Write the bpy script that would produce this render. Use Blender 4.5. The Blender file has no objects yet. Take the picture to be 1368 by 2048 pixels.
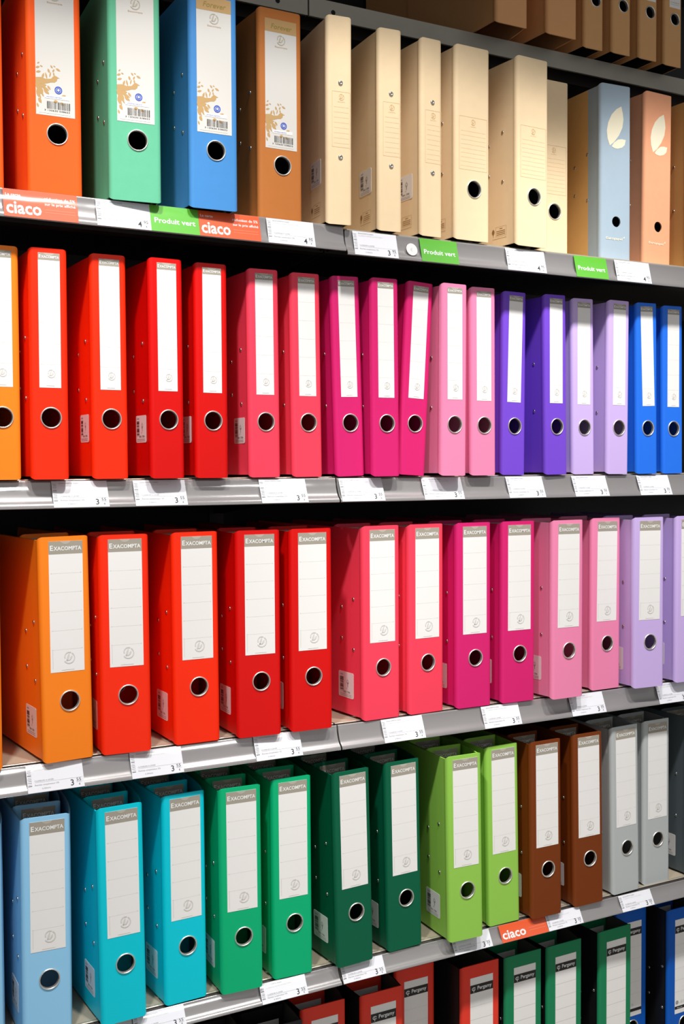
import bpy, math, random
from mathutils import Matrix, Vector
random.seed(4)
C = bpy.context.scene.collection
SC = bpy.context.scene

# ------------------------------------------------------------------ camera
FPX = 2304.7
yaw, pitch, roll = math.radians(29.32849), math.radians(2.20454), math.radians(-0.28020)
fw = Vector((math.sin(yaw)*math.cos(pitch), math.cos(yaw)*math.cos(pitch), -math.sin(pitch)))
r0 = Vector((math.cos(yaw), -math.sin(yaw), 0)); u0 = r0.cross(fw)
rt = math.cos(roll)*r0 + math.sin(roll)*u0
up = -math.sin(roll)*r0 + math.cos(roll)*u0
cd = bpy.data.cameras.new('camera'); cam = bpy.data.objects.new('camera', cd); C.objects.link(cam)
cd.sensor_fit = 'VERTICAL'; cd.sensor_height = 36; cd.lens = FPX/2048*36
cd.clip_start = .05; cd.clip_end = 50
cam.matrix_world = Matrix(((rt.x, up.x, -fw.x, 0), (rt.y, up.y, -fw.y, -1.61043), (rt.z, up.z, -fw.z, 0), (0, 0, 0, 1)))
SC.camera = cam

# ------------------------------------------------------------------ world, lamps, exposure
w = bpy.data.worlds.new('world'); SC.world = w; w.use_nodes = True
w.node_tree.nodes['Background'].inputs[0].default_value = (1.0, .99, .98, 1)
# shop hall: the aisle in front of the shelving is the bright side, the sides and the back are dimmer
_n = w.node_tree.nodes; _l = w.node_tree.links
_tc = _n.new('ShaderNodeTexCoord'); _sp = _n.new('ShaderNodeSeparateXYZ'); _l.new(_tc.outputs['Generated'], _sp.inputs[0])
_a = _n.new('ShaderNodeMath'); _a.operation = 'MULTIPLY'; _a.inputs[1].default_value = -1; _a.use_clamp = True; _l.new(_sp.outputs['Y'], _a.inputs[0])
_b = _n.new('ShaderNodeMath'); _b.operation = 'POWER'; _b.inputs[1].default_value = 2; _l.new(_a.outputs[0], _b.inputs[0])
_c = _n.new('ShaderNodeMath'); _c.operation = 'MULTIPLY_ADD'; _c.inputs[1].default_value = .66; _c.inputs[2].default_value = .05; _l.new(_b.outputs[0], _c.inputs[0])
_l.new(_c.outputs[0], _n['Background'].inputs[1])
SC.view_settings.view_transform = 'Standard'; SC.view_settings.look = 'None'
SC.view_settings.gamma = 1; SC.view_settings.exposure = -.06; SC.view_settings.use_curve_mapping = False
LAMPS = [((-.05, -.9, 1.7), (.3, 0, -1.2), 166), ((.75, -.9, 1.7), (1.05, 0, -1.2), 138), ((1.6, -.9, 1.7), (1.8, 0, -1.2), 162)]
for p, t, e in LAMPS:
    ld = bpy.data.lights.new('spotlight', 'SPOT'); ld.energy = e; ld.color = (1, .985, .96)
    ld.spot_size = math.radians(62); ld.spot_blend = .6; ld.shadow_soft_size = .07
    o = bpy.data.objects.new('spotlight', ld); C.objects.link(o); o.location = p
    o.rotation_euler = (Vector(t)-Vector(p)).to_track_quat('-Z', 'Y').to_euler()

# ------------------------------------------------------------------ materials
def lin(c): return tuple((v/255/12.92 if v/255 <= .04045 else ((v/255+.055)/1.055)**2.4) for v in c)
MATS = {}
def mat(name, rgb, rough=.5, metal=0., spec=.5, bump=0., bscale=900., mottle=0., mscale=60.):
    if name in MATS: return MATS[name]
    m = bpy.data.materials.new(name); m.use_nodes = True; nt = m.node_tree; b = nt.nodes['Principled BSDF']
    c = lin(rgb)
    b.inputs['Base Color'].default_value = (*c, 1); b.inputs['Roughness'].default_value = rough
    b.inputs['Metallic'].default_value = metal; b.inputs['Specular IOR Level'].default_value = spec
    if bump or mottle:
        tc = nt.nodes.new('ShaderNodeTexCoord')
    if bump:
        n = nt.nodes.new('ShaderNodeTexNoise'); n.inputs['Scale'].default_value = bscale; n.inputs['Detail'].default_value = 2
        bp = nt.nodes.new('ShaderNodeBump'); bp.inputs['Strength'].default_value = bump; bp.inputs['Distance'].default_value = .0005
        nt.links.new(tc.outputs['Object'], n.inputs['Vector']); nt.links.new(n.outputs['Fac'], bp.inputs['Height'])
        nt.links.new(bp.outputs['Normal'], b.inputs['Normal'])
    if mottle:
        n = nt.nodes.new('ShaderNodeTexNoise'); n.inputs['Scale'].default_value = mscale; n.inputs['Detail'].default_value = 4
        mx = nt.nodes.new('ShaderNodeMix'); mx.data_type = 'RGBA'
        mx.inputs[6].default_value = (*[v*(1-mottle) for v in c], 1); mx.inputs[7].default_value = (*[min(1, v*(1+mottle)) for v in c], 1)
        nt.links.new(tc.outputs['Object'], n.inputs['Vector']); nt.links.new(n.outputs['Fac'], mx.inputs[0])
        nt.links.new(mx.outputs[2], b.inputs['Base Color'])
    MATS[name] = m
    return m
COL = dict(orange=(255, 134, 28), vermilion=(254, 44, 5), vermilion_top=(252, 92, 22), dark_red=(216, 8, 4), coral=(246, 66, 90), magenta=(214, 32, 110),
           pink=(240, 136, 176), violet=(118, 72, 208), lavender=(204, 178, 234), blue=(34, 114, 234),
           light_blue=(148, 206, 242), turquoise=(2, 204, 222), green=(2, 178, 118), dark_green=(2, 94, 64), lime=(148, 202, 82),
           brown=(118, 54, 14), grey=(182, 187, 186), dark_grey=(84, 94, 98),
           eco_green=(96, 180, 142), eco_blue=(66, 134, 198), eco_brown=(186, 112, 52), kraft=(240, 213, 173), brown_kraft=(214, 164, 110),
           kraft_orange=(232, 184, 116), pale_blue=(166, 184, 198), peach=(240, 168, 128), box_brown=(222, 164, 110))
def plastic(c):
    kr = c in ('kraft', 'brown_kraft', 'kraft_orange', 'pale_blue', 'peach', 'box_brown', 'eco_green', 'eco_blue', 'eco_brown', 'vermilion_top')
    return mat(c+('_card' if kr else '_film'), COL[c], .62 if kr else .40, 0, .25 if kr else .28, .12, 1500 if not kr else 500, .04 if kr else 0)
WHITE = mat('label_paper', (240, 237, 234), .5)
HEAD = mat('label_taupe', (164, 156, 142), .5)
ECOP = mat('eco_label_paper', (212, 208, 202), .55)
LET = mat('label_white_print', (240, 240, 238), .5)
FAINT = mat('label_faint_print', (216, 213, 208), .55)
MID = mat('label_grey_print', (150, 148, 146), .55)
BLK = mat('black_print', (30, 26, 26), .55)
STEEL = mat('ring_steel', (236, 232, 224), .32, .85)
RIVET = mat('rivet_steel', (200, 195, 188), .3, 1)
TAN = mat('tan_print', (188, 150, 96), .6)
OLIVE = mat('olive_print', (150, 128, 50), .6)
ANGEL = mat('blue_print', (52, 84, 190), .5)
KLINE = mat('kraft_print', (214, 182, 134), .6)
CREAM = mat('cream_print', (246, 236, 208), .6)
STICK = mat('sticker_paper', (232, 228, 226), .5)
BCOV = mat('black_board', (22, 22, 24), .45, bump=.15)
GIN = mat('grey_marbled_paper', (108, 106, 102), .7, mottle=.12, mscale=300)
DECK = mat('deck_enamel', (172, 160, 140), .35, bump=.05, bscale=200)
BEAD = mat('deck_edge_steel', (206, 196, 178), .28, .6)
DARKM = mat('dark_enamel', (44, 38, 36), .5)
BEAM = mat('grey_beam_enamel', (150, 146, 136), .42, .2, mottle=.1, mscale=20)
PANEL = mat('black_panel', (12, 12, 14), .7)
RAILM = mat('rail_silver', (172, 168, 166), .26, .5, bump=.05, bscale=120)
ORNG = mat('orange_card', (232, 88, 34), .45)
GRNC = mat('green_card', (96, 184, 50), .45)
INK = mat('inner_dark_paper', (40, 36, 34), .8)
HOLE = mat('punched_hole_dark', (8, 8, 8), .9)
def clear():
    m = bpy.data.materials.new('clear_plastic'); m.use_nodes = True; nt = m.node_tree; nt.nodes.clear()
    out = nt.nodes.new('ShaderNodeOutputMaterial'); mx = nt.nodes.new('ShaderNodeMixShader'); fr = nt.nodes.new('ShaderNodeFresnel')
    fr.inputs[0].default_value = 1.0; tr = nt.nodes.new('ShaderNodeBsdfTransparent'); tr.inputs[0].default_value = (.97, .97, .98, 1)
    g = nt.nodes.new('ShaderNodeBsdfGlossy'); g.inputs['Roughness'].default_value = .16
    n = nt.nodes.new('ShaderNodeTexNoise'); n.inputs['Scale'].default_value = 9; bp = nt.nodes.new('ShaderNodeBump')
    bp.inputs['Strength'].default_value = .25; bp.inputs['Distance'].default_value = .01
    tc = nt.nodes.new('ShaderNodeTexCoord'); nt.links.new(tc.outputs['Object'], n.inputs['Vector']); nt.links.new(n.outputs['Fac'], bp.inputs['Height'])
    nt.links.new(bp.outputs[0], g.inputs['Normal'])
    nt.nodes.remove(fr); mx.inputs[0].default_value = .09; nt.links.new(tr.outputs[0], mx.inputs[1]); nt.links.new(g.outputs[0], mx.inputs[2])
    nt.links.new(mx.outputs[0], out.inputs[0]); return m
CLEAR = clear()

# ------------------------------------------------------------------ mesh helpers
class MB:
    def __init__(s): s.v = []; s.f = []; s.m = []; s.mats = []; s.sm = []
    def mi(s, m):
        if m not in s.mats: s.mats.append(m)
        return s.mats.index(m)
    def face(s, pts, m, smooth=False):
        k = len(s.v); s.v += [tuple(p) for p in pts]; s.f.append(tuple(range(k, k+len(pts)))); s.m.append(s.mi(m)); s.sm.append(smooth)
    def grid(s, rows, m, smooth=False, closed=False):
        k = len(s.v); n = len(rows[0]); mi = s.mi(m)
        for r in rows: s.v += [tuple(p) for p in r]
        for i in range(len(rows)-1):
            for j in range(n if closed else n-1):
                j2 = (j+1) % n
                s.f.append((k+i*n+j, k+i*n+j2, k+(i+1)*n+j2, k+(i+1)*n+j)); s.m.append(mi); s.sm.append(smooth)
    def box(s, a, b, m, top=None, bottom=None, front=None):
        x0, y0, z0 = a; x1, y1, z1 = b
        q = [(x0, y0, z0), (x1, y0, z0), (x1, y1, z0), (x0, y1, z0), (x0, y0, z1), (x1, y0, z1), (x1, y1, z1), (x0, y1, z1)]
        k = len(s.v); s.v += q
        for f, mm in (((3, 2, 1, 0), bottom or m), ((4, 5, 6, 7), top or m), ((0, 1, 5, 4), front or m), ((1, 2, 6, 5), m), ((2, 3, 7, 6), m), ((3, 0, 4, 7), m)):
            s.f.append(tuple(k+i for i in f)); s.m.append(s.mi(mm)); s.sm.append(False)
    def prism(s, poly, a0, a1, m, axis=0):      # poly in the other two axes, extruded along axis
        def P(a, p): return (a, p[0], p[1]) if axis == 0 else ((p[0], a, p[1]) if axis == 1 else (p[0], p[1], a))
        n = len(poly); A = [P(a0, p) for p in poly]; B = [P(a1, p) for p in poly]
        s.face(A, m); s.face(B[::-1], m)
        for i in range(n):
            j = (i+1) % n; s.face([A[i], B[i], B[j], A[j]], m)
    def mesh(s, name):
        me = bpy.data.meshes.new(name); me.from_pydata(s.v, [], s.f)
        for m in s.mats: me.materials.append(m)
        me.polygons.foreach_set('material_index', s.m); me.polygons.foreach_set('use_smooth', s.sm)
        me.update(); return me
def link(name, me, parent=None, loc=None):
    o = bpy.data.objects.new(name, me); C.objects.link(o)
    if parent: o.parent = parent
    if loc: o.location = loc
    return o
def tag(o, label=None, cat=None, group=None, kind=None):
    if label: o['label'] = label
    if cat: o['category'] = cat
    if group: o['group'] = group
    if kind: o['kind'] = kind
    return o

TXT = {}
def text_polys(body, bold=0., italic=0.):
    k = (body, bold, italic)
    if k in TXT: return TXT[k]
    cu = bpy.data.curves.new('lettering', 'FONT'); cu.body = body; cu.size = 1; cu.resolution_u = 2; cu.offset = bold; cu.shear = italic
    o = bpy.data.objects.new('lettering', cu); C.objects.link(o)
    dg = bpy.context.evaluated_depsgraph_get(); me = bpy.data.meshes.new_from_object(o.evaluated_get(dg))
    vs = [(v.co.x, v.co.y) for v in me.vertices]; fs = [tuple(p.vertices) for p in me.polygons]
    bpy.data.objects.remove(o); bpy.data.curves.remove(cu); bpy.data.meshes.remove(me)
    x0 = min(v[0] for v in vs); x1 = max(v[0] for v in vs); y0 = min(v[1] for v in vs); y1 = max(v[1] for v in vs)
    TXT[k] = (vs, fs, x0, x1, y0, y1); return TXT[k]
class Flat:
    """draws flat print onto a plane: fn(a, b, t) -> 3D, t = lift off the plane"""
    def __init__(s, mb, fn, rot=0, piv=(0, 0)):
        s.mb = mb; c, q = math.cos(rot), math.sin(rot)
        s.fn = lambda a, b, t: fn(piv[0]+(a-piv[0])*c-(b-piv[1])*q, piv[1]+(a-piv[0])*q+(b-piv[1])*c, t)
    def poly(s, pts, m, t=.0003): s.mb.face([s.fn(a, b, t) for a, b in pts], m)
    def rect(s, a0, b0, a1, b1, m, t=.0003): s.poly([(a0, b0), (a1, b0), (a1, b1), (a0, b1)], m, t)
    def plate(s, a0, b0, a1, b1, m, t=.0004, r=0.):
        pts = [(a0, b0), (a1, b0), (a1, b1), (a0, b1)] if not r else [
            (cx+r*math.cos(q), cy+r*math.sin(q)) for cx, cy, q0 in ((a1-r, b0+r, -90), (a1-r, b1-r, 0), (a0+r, b1-r, 90), (a0+r, b0+r, 180))
            for q in [math.radians(q0+d) for d in (0, 30, 60, 90)]]
        s.poly(pts, m, t); n = len(pts)
        for i in range(n):
            j = (i+1) % n; s.mb.face([s.fn(*pts[i], 0), s.fn(*pts[j], 0), s.fn(*pts[j], t), s.fn(*pts[i], t)], m)
    def text(s, body, a, b, h=None, wd=None, m=None, t=.0005, bold=0., italic=0., align='L'):
        vs, fs, x0, x1, y0, y1 = text_polys(body, bold, italic)
        sx = wd/(x1-x0) if wd else h/.72; sy = h/.72 if h else sx
        off = {'L': 0, 'C': -.5, 'R': -1}[align]*(x1-x0)*sx
        k = len(s.mb.v); s.mb.v += [tuple(s.fn(a+off+(x-x0)*sx, b+y*sy, t)) for x, y in vs]; mi = s.mb.mi(m)
        for f in fs: s.mb.f.append(tuple(k+i for i in f)); s.mb.m.append(mi); s.mb.sm.append(False)
    def ring(s, a, b, r0, r1, m, t=.0005, a0=0, a1=360, n=20, sq=1.):
        for i in range(n):
            q0 = math.radians(a0+(a1-a0)*i/n); q1 = math.radians(a0+(a1-a0)*(i+1)/n)
            s.poly([(a+r0*math.cos(q0)*sq, b+r0*math.sin(q0)), (a+r1*math.cos(q0)*sq, b+r1*math.sin(q0)), (a+r1*math.cos(q1)*sq, b+r1*math.sin(q1)), (a+r0*math.cos(q1)*sq, b+r0*math.sin(q1))], m, t)
    def leaf(s, a, b, L, W, ang, m, t=.0005):
        ca, sa = math.cos(math.radians(ang)), math.sin(math.radians(ang)); pts = []
        prof = [(0, 0), (.15, .28), (.35, .46), (.55, .5), (.75, .36), (.9, .17), (1, 0)]
        for u, v in prof+[(u, -v) for u, v in prof[-2:0:-1]]:
            x, y = (u-.5)*L, v*W; pts.append((a+x*ca-y*sa, b+x*sa+y*ca))
        s.poly(pts, m, t)
    def emblem(s, a, b, r, m, t=.0005):          # small faint monogram in an open circle
        s.ring(a, b, r*.82, r, m, t, -150, 60, 12)
        s.ring(a-r*.05, b+r*.25, r*.62, r*.8, m, t, 60, 200, 8)
        s.rect(a-r*.5, b-r*.45, a+r*.15, b-r*.3, m, t); s.leaf(a-r*.2, b+r*.15, r*1.5, r*.35, 72, m, t); s.leaf(a+r*.3, b-r*.02, r*.9, r*.3, 60, m, t)

def barcode(F, a0, b0, a1, b1, m, t=.0005, seed=1, horiz=False):
    rr = random.Random(seed); x = a0 if not horiz else b0; e = a1 if not horiz else b1
    while x < e:
        wd = rr.choice((.0003, .0005, .0009)); 
        if not horiz: F.rect(x, b0, min(x+wd, e), b1, m, t)
        else: F.rect(a0, x, a1, min(x+wd, e), m, t)
        x += wd+rr.choice((.0004, .0006, .0011))

# ------------------------------------------------------------------ lever arch files
H = .32; TH = .0024; RB = .0065; DEP = .285
def spine_mesh(W, xl, ring, m, inner=None, H=H):
    b = MB(); inner = inner or m; xa, xb = xl+RB, W-RB
    def wall(y, mm, flip):
        cx, cz, r, n = ring if ring else (0, 0, 0, 0)
        def q(pts):
            p3 = [(p[0], y, p[1]) for p in pts]
            b.face(p3 if not flip else p3[::-1], mm)
        if not ring: q([(xa, 0), (xb, 0), (xb, H), (xa, H)]); return
        s = r+.003
        q([(xa, 0), (xb, 0), (xb, cz-s), (xa, cz-s)]); q([(xa, cz+s), (xb, cz+s), (xb, H), (xa, H)])
        q([(xa, cz-s), (cx-s, cz-s), (cx-s, cz+s), (xa, cz+s)]); q([(cx+s, cz-s), (xb, cz-s), (xb, cz+s), (cx+s, cz+s)])
        N = 32; S = []; R = []
        for i in range(N):
            t = 2*math.pi*i/N; c, sn = math.cos(t), math.sin(t); k = s/max(abs(c), abs(sn)); S.append((cx+c*k, cz+sn*k)); R.append((cx+c*r, cz+sn*r))
        for i in range(N):
            j = (i+1) % N; q([R[i], S[i], S[j], R[j]])
    wall(0, m, False); wall(TH, inner, True)
    if ring:
        cx, cz, r, _ = ring
        rows = [[(cx+r*math.cos(2*math.pi*i/32), y, cz+r*math.sin(2*math.pi*i/32)) for i in range(32)] for y in (0, TH)]
        b.grid(rows, m, closed=True)
    b.face([(xa, 0, H), (xb, 0, H), (xb, TH, H), (xa, TH, H)], m); b.face([(xa, 0, 0), (xa, TH, 0), (xb, TH, 0), (xb, 0, 0)], m)
    NA = 7
    for side in (0, 1):
        cx = xa if side == 0 else xb; sg = -1 if side == 0 else 1; O = []; I = []
        for i in range(NA+1):
            t = math.pi/2*i/NA; dz = .0042*(1-math.cos(t))
            O.append((cx+sg*RB*math.sin(t), RB-RB*math.cos(t), dz)); I.append((cx+sg*(RB-TH)*math.sin(t), RB-(RB-TH)*math.cos(t), dz))
        b.grid([[(x, y, d) for x, y, d in O], [(x, y, H-d) for x, y, d in O]], m, True)
        b.grid([[(x, y, d) for x, y, d in I], [(x, y, H-d) for x, y, d in I]], inner, True)
        for top in (0, 1):
            b.grid([[(x, y, H-d if top else d) for x, y, d in O], [(x, y, H-d if top else d) for x, y, d in I]], m)
    return b.mesh('spine')
def cover_mesh(side, W, xl, F, m, inner=None, strip=None, dep=DEP, H=H):
    """side 0 = left board, 1 = right board that bows outward by F"""
    b = MB(); inner = inner or m; z0, z1 = .0042, H-.0042
    ys = [RB, .0105, .012, .035, .037, .055, .075, .1, .14, .19, dep-.006, dep]
    f = lambda y: F*(1-math.exp(-(y-RB)/.06))
    O = []; I = []
    for y in ys:
        g = .0006 if y == .0105 or y == .012 else 0    # shallow pressed hinge groove
        if side == 0: O.append((xl+g, y)); I.append((xl+TH, y))
        else: O.append((W+f(y)-g, y)); I.append((W+f(y)-TH, y))
    cut = [0]*(len(ys)-1)+[.006]
    for k in range(len(ys)-1):
        mo = strip if (strip and ys[k] >= .035) else m
        a, c = k, k+1
        b.face([(*O[a], z0+cut[a]), (*O[c], z0+cut[c]), (*O[c], z1-cut[c]), (*O[a], z1-cut[a])], mo)
        b.face([(*I[a], z0+cut[a]), (*I[a], z1-cut[a]), (*I[c], z1-cut[c]), (*I[c], z0+cut[c])], inner)
        b.face([(*O[a], z1-cut[a]), (*O[c], z1-cut[c]), (*I[c], z1-cut[c]), (*I[a], z1-cut[a])], mo)
        b.face([(*O[a], z0+cut[a]), (*I[a], z0+cut[a]), (*I[c], z0+cut[c]), (*O[c], z0+cut[c])], mo)
    e = len(ys)-1
    b.face([(*O[e], z0+.006), (*I[e], z0+.006), (*I[e], z1-.006), (*O[e], z1-.006)], m)
    return b.mesh('cover')
def lathe_y(prof, cx, cz, m, n=36, smooth=True):
    b = MB(); b.grid([[(cx+r*math.cos(2*math.pi*i/n), y, cz+r*math.sin(2*math.pi*i/n)) for i in range(n)] for r, y in prof], m, smooth, True); return b
def ring_mesh(cx, cz, r=.0125):
    p = [(r-.0001, .004), (r-.0002, .001), (r, -.0004), (r+.0004, -.0012), (r+.0010, -.0015), (r+.0016, -.0012), (r+.0020, -.0004), (r+.0021, .0001)]
    return lathe_y(p, cx, cz, STEEL).mesh('finger_ring')
def rivet_mesh_x():      # axis along -x (on the left board)
    b = MB(); pr = [(.0030, 0), (.0030, .0006), (.0024, .0011), (.0013, .0012), (.0011, .0005), (0.00001, .0004)]
    b.grid([[(-h, r*math.cos(2*math.pi*i/14), r*math.sin(2*math.pi*i/14)) for i in range(14)] for r, h in pr], RIVET, True, True); return b.mesh('rivet')
def rivet_mesh_y():
    b = MB(); pr = [(.0040, 0), (.0038, .0010), (.0028, .0018), (.0015, .0019), (.0012, .0010), (.00001, .0009)]
    b.grid([[(r*math.cos(2*math.pi*i/16), -h, r*math.sin(2*math.pi*i/16)) for i in range(16)] for r, h in pr], RIVET, True, True); return b.mesh('rivet')
RIVX, RIVY = rivet_mesh_x(), rivet_mesh_y()
def mech_mesh(xl, h=.03):
    b = MB(); x = xl+TH
    b.box((x, .024, .100), (x+.0012, .070, .214), STEEL)
    for z in (.117, .197):
        N = 10; prev = None
        for i in range(N+1):
            t = math.pi*i/N; c = (x+.001+h*math.sin(t), .047-.018*math.cos(t), z)
            if prev: b.prism([(prev[0]-.0012, prev[1]), (prev[0]+.0012, prev[1]), (c[0]+.0012, c[1]), (c[0]-.0012, c[1])], z-.0012, z+.0012, STEEL, 2)
            prev = c
    b.box((x+.0012, .030, .150), (x+.006, .036, .212), STEEL)
    b.prism([(x+.004, .150), (x+.010, .150), (x+.018, .104), (x+.013, .102)], .029, .038, STEEL, 1)
    return b.mesh('lever_mechanism')
def on_spine(a, b, t): return (a, -t, b)
def exa_label(W, narrow, tilt):
    b = MB(); a0, a1 = (.0108, .0408) if narrow else ((.0110, .0605) if W > .069 else (.0088, .0582))
    z0, z1 = .1275, .3135; zh = z1-.0098 if narrow else z1-.0182
    F = Flat(b, on_spine, math.radians(tilt), ((a0+a1)/2, (z0+z1)/2)); wd = a1-a0
    F.plate(a0, z0, a1, z1, WHITE, .0003)
    F.rect(a0, zh, a1, z1, HEAD, .00045)
    hh = z1-zh
    cap = wd*.115
    F.text('E', a0+wd*.04, zh+hh*.28, h=cap*1.28, m=LET, t=.0006, bold=.02)
    F.text('XACOMPTA', a0+wd*.145, zh+hh*.28, h=cap, wd=wd*.82, m=LET, t=.0006, bold=.02)
    F.poly([((a0+a1)/2+.009*math.cos(math.radians(q)), z1+.0045+.009*math.sin(math.radians(q))) for q in range(210, 331, 12)], mat('label_notch', (182, 175, 162), .5), .00055)
    n = 5
    for i in range(n):
        z = zh-(zh-.160)*(i+1)/n; F.rect(a0+wd*.05, z-.0001, a1-wd*.05, z+.0001, FAINT, .0006)
        F.rect(a0+wd*.05, z-.00015, a0+wd*.08, z+.00015, MID, .00065); F.rect(a1-wd*.08, z-.00015, a1-wd*.05, z+.00015, MID, .00065)
    F.rect(a0+wd*.065, .133, a0+wd*.075, .159, FAINT, .0006)
    F.emblem((a0+a1)/2+wd*.05, .147, min(.0085, wd*.19), FAINT, .0006)
    F.rect(a0+wd*.32, .1302, a1-wd*.3, .1307, FAINT, .0006)
    return b.mesh('spine_label')
def forever_label(W):
    b = MB(); a0, a1, z0, z1 = .0088, .0625, .110, .305; F = Flat(b, on_spine)
    F.plate(a0, z0, a1, z1, ECOP, .0003); F.rect(a0, .2855, a1, z1, TAN, .00045)
    F.text('Forever', a0+.010, .2905, h=.0078, wd=.036, m=OLIVE, t=.0006, bold=.012, italic=.25)
    F.emblem(a0+.027, .2745, .0075, mat('eco_label_faint', (184, 176, 158), .6), .0006); F.text('Exacompta', a0+.017, .2632, h=.0022, wd=.021, m=TAN, t=.0006)
    L = lambda x, z, l, wd, an: F.leaf(a0+x*.001, z0+z*.001, l*.001, wd*.001, an, TAN, .00045+.00001*random.random())
    # perched bird and twigs at the lower left
    F.poly([(a0+x*.001, z0+z*.001) for x, z in [(0, 43), (6, 42), (14, 43), (21, 45.5), (26, 46), (29, 48.5), (30, 52), (33, 52.5), (30, 54), (27, 55.5), (24, 54), (21, 50.5), (14, 49.5), (7, 51), (0, 50)]], TAN, .00046)
    for p in [(10, 53, 9, 3, 70), (14.5, 54, 9, 2.4, 105), (20, 56, 8, 2, 75), (3, 64, 6, 3, 20), (4, 58, 7, 3, 15), (4, 70, 4, 2, 40), (18, 61, 6, 3, 110), (22, 67, 5, 2.4, 130), (24.5, 62, 5, 2.5, 60), (31, 64, 7, 3, -25), (26, 68, 3.5, 1.6, -30),
              (5, 37, 13, 7, 80), (3.5, 30, 14, 6, 95), (12, 37, 15, 3.5, -25), (14.5, 32, 10, 4.5, -40), (9, 28, 8, 2.5, -60), (38, 29, 7, 3, 20), (27, 20, 6, 4.4, 10), (36, 18, 6, 3.4, -35), (5.5, 19, 8, 4.5, -60), (2.4, 12.5, 6, 2.6, 110), (6, 24, 7, 2, 100), (7, 33, 12, 6, 110), (9.5, 40, 11, 5, 10), (3, 40, 12, 7, 90), (25, 57, 6, 2.2, 100), (8, 66, 4, 2, -20), (18, 38, 7, 3, -50), (32, 26, 4, 2, 0)]: L(*p)
    c = (a0+.031, z0+.036)
    F.ring(*c, .0038, .0053, ANGEL, .0006); F.ring(*c, 0, .0030, ANGEL, .0006); F.ring(c[0], c[1], .0006, .0016, LET, .0008)
    F.plate(a0+.012, z0+.0235, a0+.046, z0+.0285, STICK, .0006); F.text('www.blauer-engel.de/uz', a0+.0145, z0+.0252, h=.0016, wd=.021, m=ANGEL, t=.0008)
    barcode(F, a0+.015, z0+.0095, a0+.047, z0+.0195, BLK, .0006, 5); F.text('3 130630 538653', a0+.0115, z0+.0062, h=.0022, wd=.035, m=BLK, t=.0006)
    F.rect(a0+.004, z0+.003, a1-.006, z0+.0034, FAINT, .0006)
    return b.mesh('spine_label')
def frame_print(W, a0, a1, z0, z1, n):
    b = MB(); F = Flat(b, on_spine); q = .00035
    for r in ((a0, z0, a1, z0+q), (a0, z1-q, a1, z1), (a0, z0, a0+q, z1), (a1-q, z0, a1, z1)): F.rect(*r, KLINE, .0003)
    for i in range(n):
        z = z0+.006+(z1-.030-z0)*i/(n-1); F.rect(a0+.003, z, a1-.003, z+.00025, KLINE, .0003)
    F.emblem((a0+a1)/2, z1-.0085, .0048, KLINE, .0003); F.text('EXACOMPTA', (a0+a1)/2, z1-.0165, h=.0015, m=KLINE, t=.0003, align='C')
    return b.mesh('printed_frame')
def leaf_print(k):
    b = MB(); F = Flat(b, on_spine)
    if k == 0:
        F.poly([(.0190, .2085), (.0135, .2210), (.0118, .2350), (.0150, .2500), (.0230, .2650), (.0340, .2760), (.0455, .2825), (.0490, .2700), (.0505, .2590), (.0480, .2440), (.0400, .2290), (.0290, .2160)], CREAM); return b.mesh('large_leaf_print')
    if k == 1:
        F.poly([(.0232, .2075), (.0290, .2150), (.0380, .2215), (.0470, .2232), (.0560, .2225), (.0535, .2130), (.0470, .2075), (.0370, .2045), (.0290, .2050)], CREAM); return b.mesh('small_leaf_print')
    F.text('Europapel', .0105, .0385, h=.0042, wd=.038, m=CREAM, bold=.02); F.leaf(.0525, .0435, .005, .002, 60, CREAM)
    return b.mesh('lettering')
def pergamy_label(W):
    b = MB(); a0, a1 = .0157, .0655; F = Flat(b, on_spine); z0, z1 = .1055, .2970
    F.plate(a0, z0, a1, z1, WHITE, .0003); F.rect(a0, .2692, a1, .2840, BLK, .00045); F.rect(a0, .1145, a1, .1205, BLK, .00045)
    F.text('Pergamy', a0+.0155, .2742, h=.0068, wd=.031, m=LET, t=.0006, bold=.012)
    F.ring(a0+.0075, .2768, .0022, .0032, LET, .0006, 20, 340, 14, 1.3); F.rect(a0+.0070, .2708, a0+.0080, .2800, LET, .0006)
    for i in range(6):
        z = .2692-.0238*(i+1); F.rect(a0, z-.0002, a1, z+.0002, FAINT, .0005)
    F.ring(a0+.006, .1285, 0, .0038, MID, .0006); F.text('FSC', a0+.006, .1278, h=.0016, m=LET, t=.0008, align='C')
    for k in (.018, .026): F.emblem(a0+k, .1285, .003, FAINT, .0006)
    F.text('Made in EU', a0+.006, .1162, h=.0022, m=LET, t=.0006)
    return b.mesh('spine_label')
def side_plane(xl):
    return lambda a, b, t: (xl-t, a, b)          # a = depth, seen from the left it runs right to left
def sticker_mesh(xl, y0, y1, z0, z1):
    b = MB(); F = Flat(b, lambda a, bb, t: (xl-t, y1-a, bb)); wd = y1-y0; h = z1-z0
    F.plate(0, z0, wd, z1, STICK, .0003, r=.003)
    F.text('53652E', wd*.12, z0+h*.86, h=.0022, m=BLK, t=.0005)
    barcode(F, wd*.10, z0+h*.25, wd*.34, z0+h*.80, BLK, .0005, 3, True)
    F.leaf(wd*.62, z0+h*.66, .009, .006, 90, FAINT, .0005); F.ring(wd*.62, z0+h*.62, .0028, .0034, MID, .0006, n=12); F.rect(wd*.60, z0+h*.42, wd*.64, z0+h*.6, MID, .0005)
    F.text('FSC', wd*.52, z0+h*.34, h=.002, m=MID, t=.0005)
    F.text('EXA 1.TXN', wd*.34, z0+h*.19, h=.0030, m=BLK, t=.0005, bold=.01)
    for k in (.06, .12): F.rect(wd*.12, z0+h*k, wd*.86, z0+h*k+.0006, MID, .0005)
    return b.mesh('price_sticker')
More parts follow.
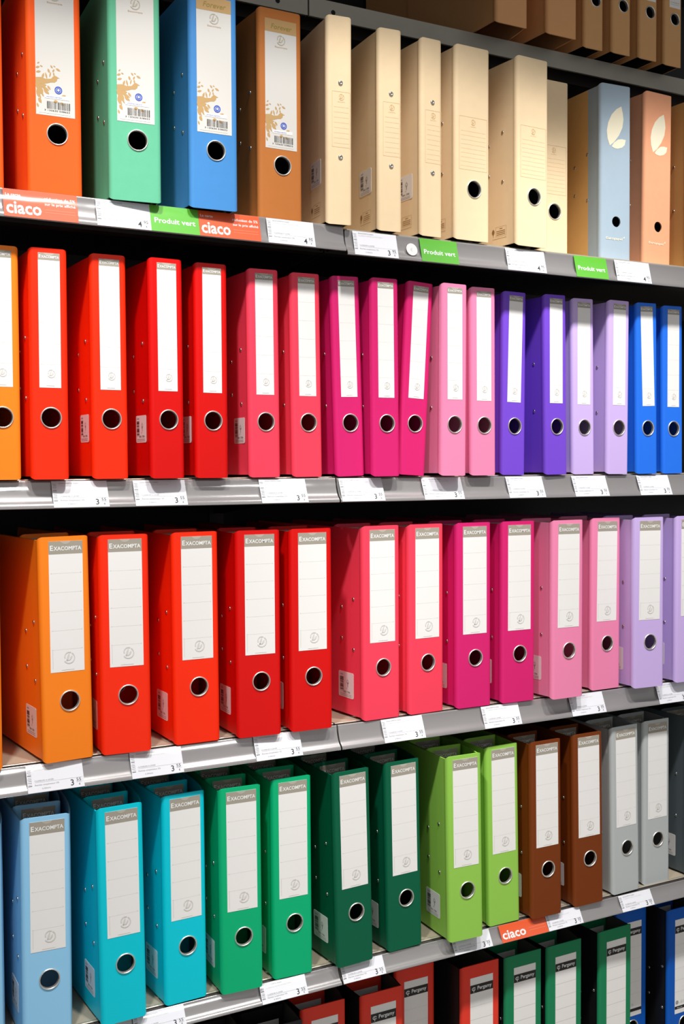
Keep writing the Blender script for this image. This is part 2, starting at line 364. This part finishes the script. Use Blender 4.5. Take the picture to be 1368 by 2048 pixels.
def eco_marks(xl):
    b = MB(); K = mat('kraft_dark_print', (150, 112, 66), .6); F = Flat(b, lambda a, bb, t: (xl-t, .067-a, bb))
    F.leaf(.0055, .031, .010, .007, 90, K); F.rect(.005, .022, .006, .028, K)
    for r in ((.012, .022, .040, .0223), (.012, .038, .040, .0383), (.012, .022, .0123, .038), (.0397, .022, .040, .038)): F.rect(*r, K)
    for i, z in enumerate((.0245, .0275, .0305, .0345)): F.rect(.014 if i < 3 else .022, z, .037 if i < 3 else .030, z+.0009, K)
    F.rect(.003, .018, .040, .0185, K)
    return b.mesh('printed_marks')

CACHE = {}
def cached(key, fn):
    if key not in CACHE: CACHE[key] = fn()
    return CACHE[key]
ROWZ = {0: .775, 1: .37839, 2: -.01470, 3: -.41587, 4: -.81076, 5: -1.206}
RIV4 = [(.029, .198), (.029, .114), (.066, .182), (.066, .130)]
def binder(name, style, color, W, F, M, label, group, sticker=None, tilt=0., nested=False, parts=True):
    xl = -.003 if style != 'exa_narrow' else -.002
    root = link(name, None); root.matrix_world = M
    tag(root, label, 'binder', group)
    m = plastic(color); inner = m; cov = m; strip = None; ring = None
    if style == 'pergamy': cov = BCOV; inner = GIN
    if style in ('kraft', 'forever', 'leaf', 'slim_arch', 'kraft_ring'): inner = INK
    if style in ('exa', 'forever', 'pergamy', 'kraft'): ring = (W/2+.0015, .0855 if style != 'pergamy' else .083, .0132, 0)
    if style == 'exa_narrow': ring = (.0264, .0858, .0131, 0)
    if style == 'slim_arch': ring = (W/2+.002, .0905, .0105, 0)
    if style == 'leaf': ring = (.0345, .0715, .0098, 0)
    hk = ring
    link('spine', cached(('sp', style, color, W, nested), lambda: spine_mesh(W, xl, hk, m, inner)), root)
    strip = plastic('kraft_orange') if (style == 'leaf' and color == 'pale_blue') else None
    link('cover', cached(('cl', style, color, W), lambda: cover_mesh(0, W, xl, 0, cov, inner, strip)), root)
    link('cover', cover_mesh(1, W, xl, F, cov, inner), root)
    if style in ('exa', 'exa_narrow'):
        lb = link('spine_label', cached(('lb', style, W, tilt), lambda: exa_label(W, style == 'exa_narrow', tilt)), root)
    if style == 'forever': lb = link('spine_label', cached('fl', lambda: forever_label(W)), root)
    if style == 'pergamy': lb = link('spine_label', cached('pl', lambda: pergamy_label(W)), root)
    if style == 'leaf':
        for k, n in enumerate(('large_leaf_print', 'small_leaf_print', 'lettering')): link(n, cached(n, lambda: leaf_print(k)), root)
    if style == 'kraft': link('printed_frame', cached('kf', lambda: frame_print(W, .0055, .0626, .1165, .2040, 9)), root)
    if style == 'kraft_ring': link('printed_frame', cached('kr', lambda: frame_print(W, .0062, .0378, .119, .2045, 8)), root)
    if style == 'slim_arch':
        def sl():
            b = MB(); F2 = Flat(b, on_spine); F2.plate(.010, .112, W-.006, .290, WHITE, .0003); F2.text('CLASSEUR', .0125, .121, h=.0022, wd=W-.021, m=MID, t=.0005); F2.rect(.0125, .118, W-.0085, .1184, MID, .0005); return b.mesh('spine_label')
        link('spine_label', cached(('sll', W), sl), root)
    if ring and style not in ('leaf',):
        link('finger_ring', cached(('fr', ring), lambda: ring_mesh(ring[0], ring[1], ring[2])), root)
    if not nested:
        if style == 'kraft_ring':
            for z in (.2177, .1035): link('rivet', RIVY, root, (.0205, 0, z))
        else:
            dy = .008 if color in ('kraft', 'pale_blue', 'peach', 'kraft_orange') else (-.013 if style == 'pergamy' else 0)
            for y, z in RIV4: link('rivet', RIVX, root, (xl, y+dy, z+(.004 if style == 'pergamy' else 0)))
            link('lever_mechanism', cached(('mm', xl, style == 'exa_narrow'), lambda: mech_mesh(xl, .024 if style == 'exa_narrow' else .03)), root)
    if sticker: link('price_sticker', cached(('st', xl, sticker), lambda: sticker_mesh(xl, *sticker)), root)
    if color == 'kraft': link('printed_marks', cached(('em', xl), lambda: eco_marks(xl)), root)
    return root
S3 = (.029, .076, .031, .074); S2 = (.017, .058, .053, .093); S1 = (.0245, .068, .065, .1055)
SH = {0: 'top shelf', 1: 'eco file shelf', 2: 'upper rainbow shelf', 3: 'lower rainbow shelf', 4: 'blue-to-grey shelf', 5: 'bottom shelf'}
NAR, W3, W4, W1, W5 = .05145, .0711, .0669, .0722, .0815
# style, colour, row, x, y, yaw, lean, label, nested, sticker, tilt
FILES = [
 # top shelf: brown kraft files in shade
 ('box', 'box_brown', 0, 1.240, .034, 0, 0, 'wide brown kraft file, leftmost on the dim top shelf', 1, None, 0),
 ('box', 'box_brown', 0, 1.352, .033, 0, 0, 'wide brown kraft file, second from left on the dim top shelf', 0, None, 0),
 ('slim_arch', 'brown_kraft', 0, 1.4575, .054, 0, 0, 'slim brown file right of the wide brown ones on the top shelf', 0, None, 0),
 ('slim_arch', 'brown_kraft', 0, 1.5220, .050, 0, 0, 'slim brown file, second of four with finger rings, top shelf', 0, None, 0),
 ('slim_arch', 'brown_kraft', 0, 1.5880, .048, 0, 0, 'slim brown file, third of four with finger rings, top shelf', 0, None, 0),
 ('slim_arch', 'brown_kraft', 0, 1.6555, .051, 0, 0, 'slim brown file with white label at the right end of top shelf', 0, None, 0),
 # eco shelf
 ('forever', 'vermilion_top', 1, .3060, -.004, 0, 0, 'orange-red file cut by the left edge of the photo, eco file shelf', 0, None, 0),
 ('forever', 'vermilion_top', 1, .4130, -.0052, -.05, 0, 'orange-red file with tan bird label above the orange card on eco shelf', 0, None, 0),
 ('forever', 'eco_green', 1, .5207, -.0285, -.087, 0, 'mint green file with tan bird label on the eco file shelf', 0, None, 0),
 ('forever', 'eco_blue', 1, .6390, -.034, -.034, 0, 'bright blue file with tan bird label on the eco file shelf', 0, None, 0),
 ('forever', 'eco_brown', 1, .7620, -.0062, .0065, 0, 'brown file with white bird label left of the plain kraft binders', 0, None, 0),
 ('kraft_ring', 'kraft', 1, .8672, -.0283, -.1188, .004, 'narrow kraft ring binder nearest the brown file, two rivets on spine', 0, S1, 0),
 ('kraft_ring', 'kraft', 1, .9645, -.0218, -.0824, .001, 'narrow kraft ring binder, middle of three with rivets on the spine', 0, S1, 0),
 ('kraft_ring', 'kraft', 1, 1.0469, -.0199, .0242, 0, 'narrow kraft ring binder next to the kraft files with finger holes', 0, S1, 0),
 ('kraft', 'kraft', 1, 1.1129, -.0224, .0189, .002, 'kraft file with finger ring right of the three riveted ring binders', 0, None, 0),
 ('kraft', 'kraft', 1, 1.2354, -.0296, .05, -.001, 'kraft file with finger ring standing in front of the pushed-back one', 0, None, 0),
 ('kraft', 'kraft', 1, 1.3410, .045, 0, 0, 'kraft file pushed back, half hidden beside the pale blue file', 0, None, 0),
 ('leaf', 'pale_blue', 1, 1.4577, .0098, -.05, -.003, 'pale grey-blue file with cream leaf emblem on the eco shelf', 0, None, 0),
 ('leaf', 'peach', 1, 1.5597, .0056, .03, .0089, 'peach file with cream leaf emblem on the eco shelf', 0, None, 0),
 ('leaf', 'kraft_orange', 1, 1.6680, .000, 0, 0, 'ochre file cut by the right edge of the photo, eco file shelf', 0, None, 0),
 # upper rainbow shelf
 ('exa_narrow', 'orange', 2, .3445, -.002, 0, 0, 'slim orange file cut by the left edge, upper rainbow shelf', 0, None, 0),
 ('exa_narrow', 'vermilion', 2, .4091, -.0082, -.04, .0017, 'slim bright red file right of the orange one, upper rainbow shelf', 0, None, 0),
 ('exa_narrow', 'vermilion', 2, .4984, -.0025, -.0067, -.0025, 'slim bright red file left of the dark red ones, upper rainbow shelf', 0, S2, 0),
 ('exa_narrow', 'dark_red', 2, .5823, -.0118, .0304, -.0036, 'slim dark red file, left of the two on upper rainbow shelf', 0, S2, 0),
 ('exa_narrow', 'dark_red', 2, .6551, -.0041, -.0052, 0, 'slim dark red file beside the coral ones, upper rainbow shelf', 0, S2, 0),
 ('exa_narrow', 'coral', 2, .7477, .0053, -.0113, -.0064, 'slim coral file next to the dark red ones, upper rainbow shelf', 0, S2, 0),
 ('exa_narrow', 'coral', 2, .8242, .0083, .0076, -.0106, 'slim coral file next to the magenta ones, upper rainbow shelf', 0, None, 0),
 ('exa_narrow', 'magenta', 2, .9010, .0067, -.005, -.0293, 'slim magenta file leaning left, leftmost of three on upper rainbow shelf', 0, None, 0),
 ('exa_narrow', 'magenta', 2, .9590, -.0088, .002, -.0077, 'slim magenta file standing between two other magenta files', 0, None, 0),
 ('exa_narrow', 'magenta', 2, 1.0152, .003, 0, .0580, 'slim magenta file leaning right against the pink file', 0, None, 0),
 ('exa_narrow', 'pink', 2, 1.0868, -.0155, 0, .0072, 'slim light pink file that the tilted magenta file leans on', 0, None, .45),
 ('exa_narrow', 'pink', 2, 1.1568, -.0045, -.0134, -.0036, 'slim light pink file beside the violet one, upper rainbow shelf', 0, None, 0),
 ('exa_narrow', 'violet', 2, 1.2324, .0097, .0177, .0093, 'slim violet file with crooked spine label, upper rainbow shelf', 0, None, -1.0),
 ('exa_narrow', 'violet', 2, 1.3244, .0031, .0344, -.0132, 'slim violet file with straight label left of the lavender ones', 0, None, -.5),
 ('exa_narrow', 'lavender', 2, 1.4006, .0177, .0098, -.0117, 'slim lavender file right of the violet ones, upper rainbow shelf', 0, None, -.5),
 ('exa_narrow', 'lavender', 2, 1.4705, .0046, .0021, .0062, 'slim lavender file left of the blue ones, upper rainbow shelf', 0, None, 0),
 ('exa_narrow', 'blue', 2, 1.5445, .0049, -.0110, -.0110, 'slim blue file with crooked spine label, upper rainbow shelf', 0, None, 1.4),
 ('exa_narrow', 'blue', 2, 1.6187, .0126, -.0126, -.0114, 'slim blue file at the right edge, upper rainbow shelf', 0, None, -.4),
 # lower rainbow shelf
 ('exa', 'orange', 3, .2930, -.002, 0, 0, 'wide orange file barely showing at the left edge, lower rainbow shelf', 0, None, 0),
 ('exa', 'orange', 3, .4237, -.0006, .0548, -.0133, 'wide orange file at the left of the lower rainbow shelf', 1, S3, -.5),
 ('exa', 'vermilion', 3, .5094, .0043, -.0949, -.0060, 'wide bright red file beside the orange one, lower rainbow shelf', 1, S3, 0),
 ('exa', 'vermilion', 3, .6226, .0080, -.0152, -.0038, 'wide bright red file beside the dark red ones, lower rainbow shelf', 1, S3, 0),
 ('exa', 'dark_red', 3, .7222, .0005, -.0573, -.0014, 'wide dark red file, left of the pair on lower rainbow shelf', 1, S3, 0),
 ('exa', 'dark_red', 3, .8123, -.0034, -.0305, 0, 'wide dark red file, right of the pair on lower rainbow shelf', 1, S3, 0),
 ('exa', 'coral', 3, .9495, .0066, .040, -.0011, 'wide coral file, left one with barcode sticker, lower rainbow shelf', 1, S3, 0),
 ('exa', 'coral', 3, 1.0389, .0080, .055, .0011, 'wide coral file beside the magenta ones, lower rainbow shelf', 1, S3, 0),
 ('exa', 'magenta', 3, 1.1355, .0075, -.0090, 0, 'wide magenta file, left of the pair on lower rainbow shelf', 1, S3, 0),
 ('exa', 'magenta', 3, 1.2289, .0040, -.0130, .0016, 'wide magenta file, right of the pair on lower rainbow shelf', 1, S3, 0),
 ('exa', 'pink', 3, 1.3265, -.0144, .0111, 0, 'wide light pink file, left of the pair on lower rainbow shelf', 1, S3, -.4),
 ('exa', 'pink', 3, 1.4422, .0127, .0369, .0014, 'wide light pink file beside the lavender ones, lower rainbow shelf', 1, S3, -.6),
 ('exa', 'lavender', 3, 1.5233, -.0119, -.060, -.0032, 'wide lavender file, left of the two on lower rainbow shelf', 1, S3, -.6),
 ('exa', 'lavender', 3, 1.6335, -.009, 0, 0, 'wide lavender file cut by the right edge, lower rainbow shelf', 1, S3, 0),
 # blue-to-grey shelf
 ('exa', 'light_blue', 4, .2945, .004, 0, 0, 'light blue file barely showing at the left edge, blue-to-grey shelf', 1, None, 0),
 ('exa', 'light_blue', 4, .3892, .0024, -.045, .0040, 'light blue file at the lower left of the photo', 2, S3, 0),
 ('exa', 'turquoise', 4, .5010, -.0040, .0076, -.0107, 'turquoise file beside the light blue one', 2, S3, 0),
 ('exa', 'turquoise', 4, .6037, .0099, .0299, -.0042, 'turquoise file beside the green ones', 2, S3, 0),
 ('exa', 'green', 4, .6917, .0013, -.0641, -.0052, 'medium green file beside the turquoise one', 2, S3, 0),
 ('exa', 'green', 4, .7844, .0093, -.040, -.0032, 'medium green file beside the dark green ones', 2, S3, 0),
 ('exa', 'dark_green', 4, .8926, -.0050, .020, -.0220, 'dark green file, left of the pair on blue-to-grey shelf', 2, S3, 0),
 ('exa', 'dark_green', 4, .9959, .0066, .0164, -.0172, 'dark green file beside the lime green ones', 2, S3, 0),
 ('exa', 'lime', 4, 1.1057, -.0126, -.0674, -.0138, 'lime green file showing its barcode sticker, left of the pair', 2, S3, 0),
 ('exa', 'lime', 4, 1.2048, .0096, -.0278, -.0171, 'lime green file beside the brown ones', 1, S3, 0),
 ('exa', 'brown', 4, 1.2919, -.0023, -.0155, -.0102, 'chocolate brown file beside the lime green one', 1, S3, 0),
 ('exa', 'brown', 4, 1.3952, .0031, -.0331, -.0153, 'chocolate brown file beside the light grey ones', 1, S3, 0),
 ('exa', 'grey', 4, 1.4974, .0131, .0018, -.0193, 'light grey file beside the brown one', 1, S3, 0),
 ('exa', 'grey', 4, 1.5843, .0218, .0039, -.0072, 'light grey file beside the dark grey one', 1, S3, 0),
 ('exa', 'dark_grey', 4, 1.6960, .0200, 0, 0, 'dark slate grey file cut by the right edge, blue-to-grey shelf', 1, S3, 0),
 # bottom shelf
 ('pergamy', 'black', 5, .6500, .010, 0, 0, 'black file whose open top shows at the bottom edge, leftmost on bottom shelf', 1, None, 0),
 ('pergamy', 'black', 5, .7530, .009, 0, 0, 'black file directly left of the red ones on the bottom shelf', 1, None, 0),
 ('pergamy', 'perg_red', 5, .8480, .038, 0, 0, 'red-spined black file, leftmost red one on the bottom shelf', 1, None, 0),
 ('pergamy', 'perg_red', 5, .9580, .032, 0, 0, 'red-spined black file in front of the set-back red one', 1, None, 0),
 ('pergamy', 'perg_red', 5, 1.0570, .083, 0, 0, 'red-spined black file standing set back on the bottom shelf', 0, None, 0),
 ('pergamy', 'perg_red', 5, 1.1660, .036, 0, 0, 'red-spined black file directly left of the green ones', 0, None, 0),
 ('pergamy', 'perg_green', 5, 1.2600, .032, 0, 0, 'green-spined black file, leftmost of three on bottom shelf', 1, None, 0),
 ('pergamy', 'perg_green', 5, 1.3550, .030, .01, 0, 'green-spined black file, middle of three on bottom shelf', 1, None, 0),
 ('pergamy', 'perg_green', 5, 1.4840, .034, .02, 0, 'green-spined black file beside the blue-spined one', 1, None, 0),
 ('pergamy', 'perg_blue', 5, 1.5710, .084, 0, 0, 'blue-spined black file set back behind the green one', 0, None, 0),
 ('pergamy', 'perg_blue', 5, 1.6760, .047, 0, 0, 'blue-spined black file at the lower right corner', 1, None, 0),
]
COL.update(black=(24, 24, 26), perg_red=(232, 60, 42), perg_green=(22, 130, 84), perg_blue=(0, 88, 186))
WID = dict(box=.0670, slim_arch=.0440, forever=W1, kraft_ring=.0405, kraft=.0692, leaf=.0692, exa_narrow=NAR, pergamy=W5)
CN = dict(perg_red='red-spined', perg_green='green-spined', perg_blue='blue-spined', lime='lime green', vermilion='bright red', coral='coral red', green='medium green', box_brown='wide brown kraft', grey='light grey')
def width(f): return WID.get(f[0], W4 if f[2] == 4 else W3)
def pose(f, dx=0., dy=0.):
    st, c, row, x, y, yw, ln = f[:7]; W = width(f)
    px = W*(1-math.cos(ln)) if ln > 0 else 0; pz = W*math.sin(ln) if ln > 0 else .0035*math.sin(-ln)
    M = Matrix.Translation((x+px*math.cos(yw), y, ROWZ[row]+pz+.0002)) @ Matrix.Rotation(yw, 4, 'Z') @ Matrix.Rotation(ln, 4, 'Y')
    return M @ Matrix.Translation((dx, dy, 0))
def flare(i, want):
    f = FILES[i]; W = width(f)
    if i+1 >= len(FILES) or FILES[i+1][2] != f[2]: return want
    g = FILES[i+1]; best = want
    for k in range(1, 15):
        y = k*.02; xr = f[3]+W*math.cos(f[5])-math.sin(f[5])*y; xn = g[3]-.0035-math.sin(g[5])*(y+f[4]-g[4])
        if g[4] > f[4]+y: continue
        for z in (0, H): best = min(best, (xn+g[6]*z-xr-f[6]*z-.0012)/(1-math.exp(-y/.06)))
    return max(0, best)
for i, f in enumerate(FILES):
    st, c, row, x, y, yw, ln, lab, nest, stk, tilt = f; W = width(f)
    F = flare(i, .022 if (nest and row >= 4) else (.016 if row == 3 or nest else .004))
    grp = {'kraft_ring': 'kraft ring binders on the eco file shelf'}.get(st, 'lever arch files on the '+SH[row])
    nm = 'ring_binder' if st == 'kraft_ring' else 'lever_arch_file'
    binder(nm, st, c, W, F, pose(f), lab, grp, stk, tilt)
    step = .165 if st == 'box' else (.065 if row == 5 else (.09 if row == 3 else .07))
    dx = .003; fl = F
    for k in range(nest):
        fl = max(0, fl-.0065)
        tight = F < .0075 or row == 5
        d = (dx*(k+1), step*(k+1)); Wn = W-.0060*(k+1) if tight else W
        if tight: fl = 0
        elif k == 1: Wn = W-.004
        same = [g for g in FILES if g[2] == row and g[1] == c]; cn = CN.get(c, c.replace('_', ' '))
        pos = {1: '', 2: ('left ', 'right '), 3: ('left ', 'middle ', 'right ')}
        ref = '' if len(same) == 1 else (pos[len(same)][same.index(f)] if len(same) < 4 else ('first ', 'second ', 'third ', 'fourth ')[same.index(f)])
        binder(nm, st, c, Wn, fl, pose(f, *d), f"{cn} file tucked {('right', 'second')[k]} behind the {ref}{cn} file, {SH[row]}", grp+', tucked-in ones', None, 0, nested=True)

# ------------------------------------------------------------------ shelves, rails
XL, XM, XR = -.44, .899, 2.23
BACK = .50
SHELFNAME = {0: 'top shelf', 1: 'eco file shelf', 2: 'upper rainbow shelf', 3: 'lower rainbow shelf', 4: 'blue-to-grey shelf', 5: 'bottom shelf'}
RAIL = {1: ((-.020, .0006), (-.030, -.0395)), 2: ((.010, -.0020), (-.005, -.0405)), 3: ((.010, -.0012), (-.005, -.0385)), 4: ((.010, -.0012), (-.005, -.0285)), 5: ((.010, -.0012), (-.005, -.0385))}
def rail_pt(row, bay, x, v, t):       # v 0..1 bottom to top, t = distance in front of the rail face
    (yt, zt), (yb, zb) = RAIL[row]; dz = -.005 if (row == 1 and bay) else 0
    y = yb+(yt-yb)*v; z = ROWZ[row]+zb+(zt-zb)*v+dz
    n = Vector((0, -(zt-zb), (yt-yb))).normalized()
    return (x, y+n.y*t, z+n.z*t)
for row in range(6):
    z = ROWZ[row]
    for bay, (xa, xb) in enumerate(((XL, XM-.0015), (XM+.0015, XR))):
        side = 'left' if bay == 0 else 'right'
        yf = .094 if row == 0 else RAIL[row][0][0]+.006
        root = link('shelf_board', None, loc=((xa+xb)/2, yf, z)); tag(root, f'{side} bay metal shelf board under the files of the {SHELFNAME[row]}', 'shelf', 'metal shelf boards')
        cx = (xa+xb)/2
        def shift(mb): mb.v = [(p[0]-cx, p[1]-yf, p[2]-z) for p in mb.v]; return mb
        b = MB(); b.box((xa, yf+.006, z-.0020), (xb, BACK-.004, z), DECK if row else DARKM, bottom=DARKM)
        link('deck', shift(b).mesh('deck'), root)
        b = MB()
        if row == 0:
            b.box((xa, yf, z-.031), (xb, yf+.005, z-.0002), BEAM)
            for hx in ((xb-.055,) if bay == 0 else (xa+.045, xb-.06)):
                b.grid([[(hx+r*math.cos(q*math.pi/6), yf-.0002, z-.018+r*math.sin(q*math.pi/6)) for q in range(12)] for r in (.00001, .0042)], HOLE, False, True)
        else:
            pr = [(yf+.006, z-.0020), (yf+.003, z-.0023), (yf, z-.004), (yf-.001, z-.007), (yf, z-.010), (yf, z-.030), (yf+.018, z-.030), (yf+.018, z-.026), (yf+.006, z-.026)]
            b.prism(pr, xa, xb, DARKM, 0)
            if row != 1:
                N = 8; rr = .0030
                b.grid([[(xx, yf+.0065+rr*math.cos(math.pi*k/N), z-.0012+rr*.55*math.sin(math.pi*k/N)) for k in range(N+1)] for xx in (xa, xb)], BEAD, True)
        link('front_lip', shift(b).mesh('front_lip'), root)
        b = MB(); b.box((xa, yf+.06, z-.030), (xb, yf+.085, z-.0022), DARKM); b.box((xa, BACK-.1, z-.030), (xb, BACK-.08, z-.0022), DARKM)
        link('stiffener', shift(b).mesh('stiffener'), root)
        for bx in (xa+.004, xb-.006):
            b = MB(); b.prism([(yf+.02, z-.0025), (yf+.02, z-.024), (BACK-.006, z-.075), (BACK-.006, z-.0025)], bx, bx+.002, DARKM, 0)
            link('bracket', shift(b).mesh('bracket'), root)
        if row == 0: continue
        # price rail
        rl = link('price_rail', None, loc=(cx, yf, z)); tag(rl, f'{side} bay silver price rail along the front of the {SHELFNAME[row]}', 'price rail', 'price rails')
        b = MB()
        R = lambda x, v, t: rail_pt(row, bay, x, v, t)
        prof = [(1, 0), (.97, .0006), (.93, 0), (.8, -.0012), (.62, -.0022), (.42, -.0024), (.27, -.0014), (.19, .0004), (.12, .0014), (.05, .0016), (0, .0006)]
        b.grid([[R(xx, v, t) for v, t in prof] for xx in (xa, xb)], RAILM, True)
        b.grid([[R(xx, v, t-.0016) for v, t in prof] for xx in (xa, xb)], RAILM, True)
        b.grid([[R(xx, 0, .0010), R(xx, 0, -.0006)] for xx in (xa, xb)], RAILM); b.grid([[R(xx, 1, 0), R(xx, 1, -.0016)] for xx in (xa, xb)], RAILM)
        for xx in (xa, xb): b.face([R(xx, v, t) for v, t in prof]+[R(xx, v, t-.0016) for v, t in prof[::-1]], RAILM)
        link('channel', shift(b).mesh('channel'), rl)
        b = MB()
        prof = [(1.0, .0012), (.96, .0030), (.5, .0033), (.06, .0031), (.0, .0026)]
        b.grid([[R(xx, v, t) for v, t in prof] for xx in (xa, xb)], CLEAR, True)
        link('clear_cover', shift(b).mesh('clear_cover'), rl)

def card(row, x, kind, label, wd=.0805, price=('3', '55')):
    bay = 1 if x > XM-.01 else 0
    b = MB(); n = 'price_tag' if kind == 'price' else 'promotion_card'
    hgt = (Vector(rail_pt(row, bay, 0, 1, 0))-Vector(rail_pt(row, bay, 0, 0, 0))).length
    org = Vector(rail_pt(row, bay, x, 0, .0018))
    def fn(a, bb, t): return Vector(rail_pt(row, bay, x+a, bb/hgt, .0018+min(t, .0006)))-org
    F = Flat(b, fn); h0, h1 = .0005, hgt*.97
    if kind == 'price':
        F.plate(0, h0, wd, h1, mat('tag_paper', (240, 240, 244), .4), .0002)
        for k in range(11): F.rect(.001+.0008*(k % 2), h1*(.25+.062*k), .0065, h1*(.25+.062*k)+(.0004 if k % 3 else .0008), MID if k % 2 else BLK, .0004)
        F.text('EXACOMPTA 53652', .0105, h1-.0045, h=.0021, wd=.028, m=MID, t=.0004); F.text('CLASSEUR LEVIER A4 DOS 70MM', .0105, h1-.0080, h=.0018, wd=.044, m=FAINT, t=.0004)
        F.text('CLASSEURS A LEVIER', .0105, h1*.40, h=.0019, wd=.027, m=MID, t=.0004); F.rect(.0105, h1*.365, wd-.002, h1*.365+.0002, MID, .0004)
        F.text('Remise coopérateur 5%', .0105, h1*.25, h=.0022, wd=.034, m=MID, t=.0004); F.text('(à déduire)', .020, h1*.12, h=.0020, m=MID, t=.0004)
        F.text(price[0], wd-.0195, h1*.10, h=.0088, m=BLK, t=.0004, bold=.008); F.text(price[1], wd-.0108, h1*.24, h=.0044, wd=.0066, m=BLK, t=.0004)
        F.rect(wd-.0112, h1*.205, wd-.0030, h1*.205+.0003, MID, .0004); F.text('€', wd-.0080, h1*.09, h=.0026, m=BLK, t=.0004)
    elif kind == 'green':
        F.plate(0, h0, wd, h1, GRNC, .0002); F.text('Produit vert', wd*.08, h1*.34, h=.0080, wd=wd*.84, m=LET, t=.0004, bold=.018)
    elif kind == 'ciaco':
        F.plate(0, h0, wd, h1, ORNG, .0002); F.text('ciaco', wd*.03, h1*.14, h=.0185, wd=wd*.47, m=LET, t=.0004, bold=.024)
        F.text('La carte', wd*.03, h1*.76, h=.0040, wd=wd*.2, m=LET, t=.0004, bold=.01)
        F.text('réduction de 5%', wd*.55, h1*.72, h=.0044, wd=wd*.42, m=LET, t=.0004, bold=.012); F.text('sur le prix affiché', wd*.55, h1*.53, h=.0040, wd=wd*.42, m=LET, t=.0004, bold=.012)
        for k in (.36, .26): F.rect(wd*.55, h1*k, wd*.96, h1*k+.0005, mat('orange_card_faint', (240, 150, 110), .5), .0004)
    elif kind == 'ciaco_small':
        F.plate(0, h0, wd, h1, ORNG, .0002); F.text('ciaco', wd*.03, h1*.2, h=.0150, wd=wd*.50, m=LET, t=.0004, bold=.024)
        for k in (.5, .35): F.rect(wd*.6, h1*k, wd*.95, h1*k+.0005, mat('orange_card_faint', (240, 150, 110), .5), .0004)
    elif kind == 'dot':
        pts = [(wd/2+wd/2*math.cos(q*math.pi/12), hgt*.45+wd/2*math.sin(q*math.pi/12)) for q in range(24)]; F.poly(pts, WHITE, .0003)
        F.text('€', wd*.35, hgt*.36, h=.006, m=FAINT, t=.0004); n = 'round_sticker'
    o = link(n, b.mesh(n), loc=org)
    tag(o, label, {'price': 'price tag', 'dot': 'sticker'}.get(kind, 'card'), {'price': 'price tags in the rails'}.get(kind, 'promotion cards in the rails'))
    return o
card(1, .3705, 'ciaco', 'orange card under the orange-red file at far left of eco shelf', .1015)
card(1, .4985, 'price', 'white price tag under the mint green file', .079, ('4', '95'))
card(1, .5775, 'green', 'green card with white lettering under the bright blue file', .0745)
card(1, .6523, 'ciaco', 'orange card under the brown file on the eco shelf', .0985)
card(1, .7630, 'price', 'white price tag right of the second orange card, eco shelf', .0800, ('4', '95'))
card(1, .9130, 'price', 'white price tag under the riveted kraft binders, start of right rail', .0810, ('3', '95'))
card(1, 1.0110, 'dot', 'round white sticker between price tag and green card', .021)
card(1, 1.0388, 'green', 'green card under the third riveted kraft binder', .0735)
card(1, 1.2133, 'price', 'white price tag under the kraft file right of green card', .0835, ('4', '95'))
card(1, 1.3642, 'green', 'green card under the pushed-back kraft file', .0745)
card(1, 1.4588, 'price', 'white price tag under the peach file at the right', .0840, ('4', '95'))
for x, t in ((.4386, 'below the two bright red files'), (.5584, 'below the left dark red file'), (.7609, 'below the two coral files'), (.9024, 'below the leaning magenta file at the rail joint'), (1.0604, 'below the left light pink file'),
             (1.2365, 'below the two violet files'), (1.3854, 'below the left lavender file'), (1.5430, 'below the two blue files')):
    card(2, x, 'price', 'white price tag '+t+' of upper rainbow shelf')
for x, t in ((.3965, 'below the orange file'), (.5481, 'between the two bright red files'), (.7482, 'below the dark red files'), (.9805, 'below the coral files'), (1.1837, 'between the two magenta files'), (1.3798, 'below the light pink files'), (1.5943, 'below the lavender files at the right edge')):
    card(3, x, 'price', 'white price tag '+t+' of lower rainbow shelf')
for x, t in ((.5481, 'below the turquoise files'), (.7552, 'below the medium green files'), (.9008, 'below the dark green files'), (1.1200, 'below the left lime green file'), (1.3263, 'below the chocolate brown files'), (1.5029, 'below the light grey files')):
    card(4, x, 'price', 'white price tag '+t+' of blue-to-grey shelf')
card(4, 1.2217, 'ciaco_small', 'small orange card below the right lime green file', .1035)

# ------------------------------------------------------------------ header canopy over the top shelf
b = MB(); b.box((XL, -.360, 1.135), (XR, BACK-.002, 1.150), DARKM); b.box((XL, -.375, 1.095), (XR, -.3605, 1.215), DARKM)
b.prism([(-.36, 1.1345), (-.30, 1.1345), (-.36, 1.105)], XL+.3, XL+.31, DARKM, 0)
o = link('header_canopy', b.mesh('header_canopy')); tag(o, 'dark header canopy above the top shelf', 'canopy')

# ------------------------------------------------------------------ shelving back panel, plinths, upright and floor
b = MB(); b.box((XL, BACK, -1.50), (XR, BACK+.012, 1.30), PANEL); o = link('back_panel', b.mesh('back_panel')); tag(o, 'black back panel of the shelving bays', 'wall', kind='structure')  # black back panel of the shelving unit, standing in as the room's rear wall
FZ = -1.50
for bay, (xa, xb) in enumerate(((XL, XM-.001), (XM+.001, XR))):
    b = MB(); b.box((xa, .03, FZ), (xb, BACK-.002, FZ+.12), DARKM); o = link('base_plinth', b.mesh('base_plinth')); tag(o, ('left' if bay == 0 else 'right')+' dark plinth at the foot of the shelving', 'plinth', 'plinths')
b = MB(); b.box((XM-.015, BACK-.0045, FZ+.121), (XM+.015, BACK-.0005, 1.30), DARKM); o = link('shelf_upright', b.mesh('shelf_upright')); tag(o, 'dark slotted upright where the two shelving bays meet', 'upright')
b = MB(); b.box((-3, -3.2, FZ-.05), (5, 1.2, FZ), mat('floor_tiles', (170, 166, 160), .4, mottle=.08, mscale=4)); o = link('floor', b.mesh('floor')); tag(o, 'pale grey shop floor', 'floor', kind='structure')
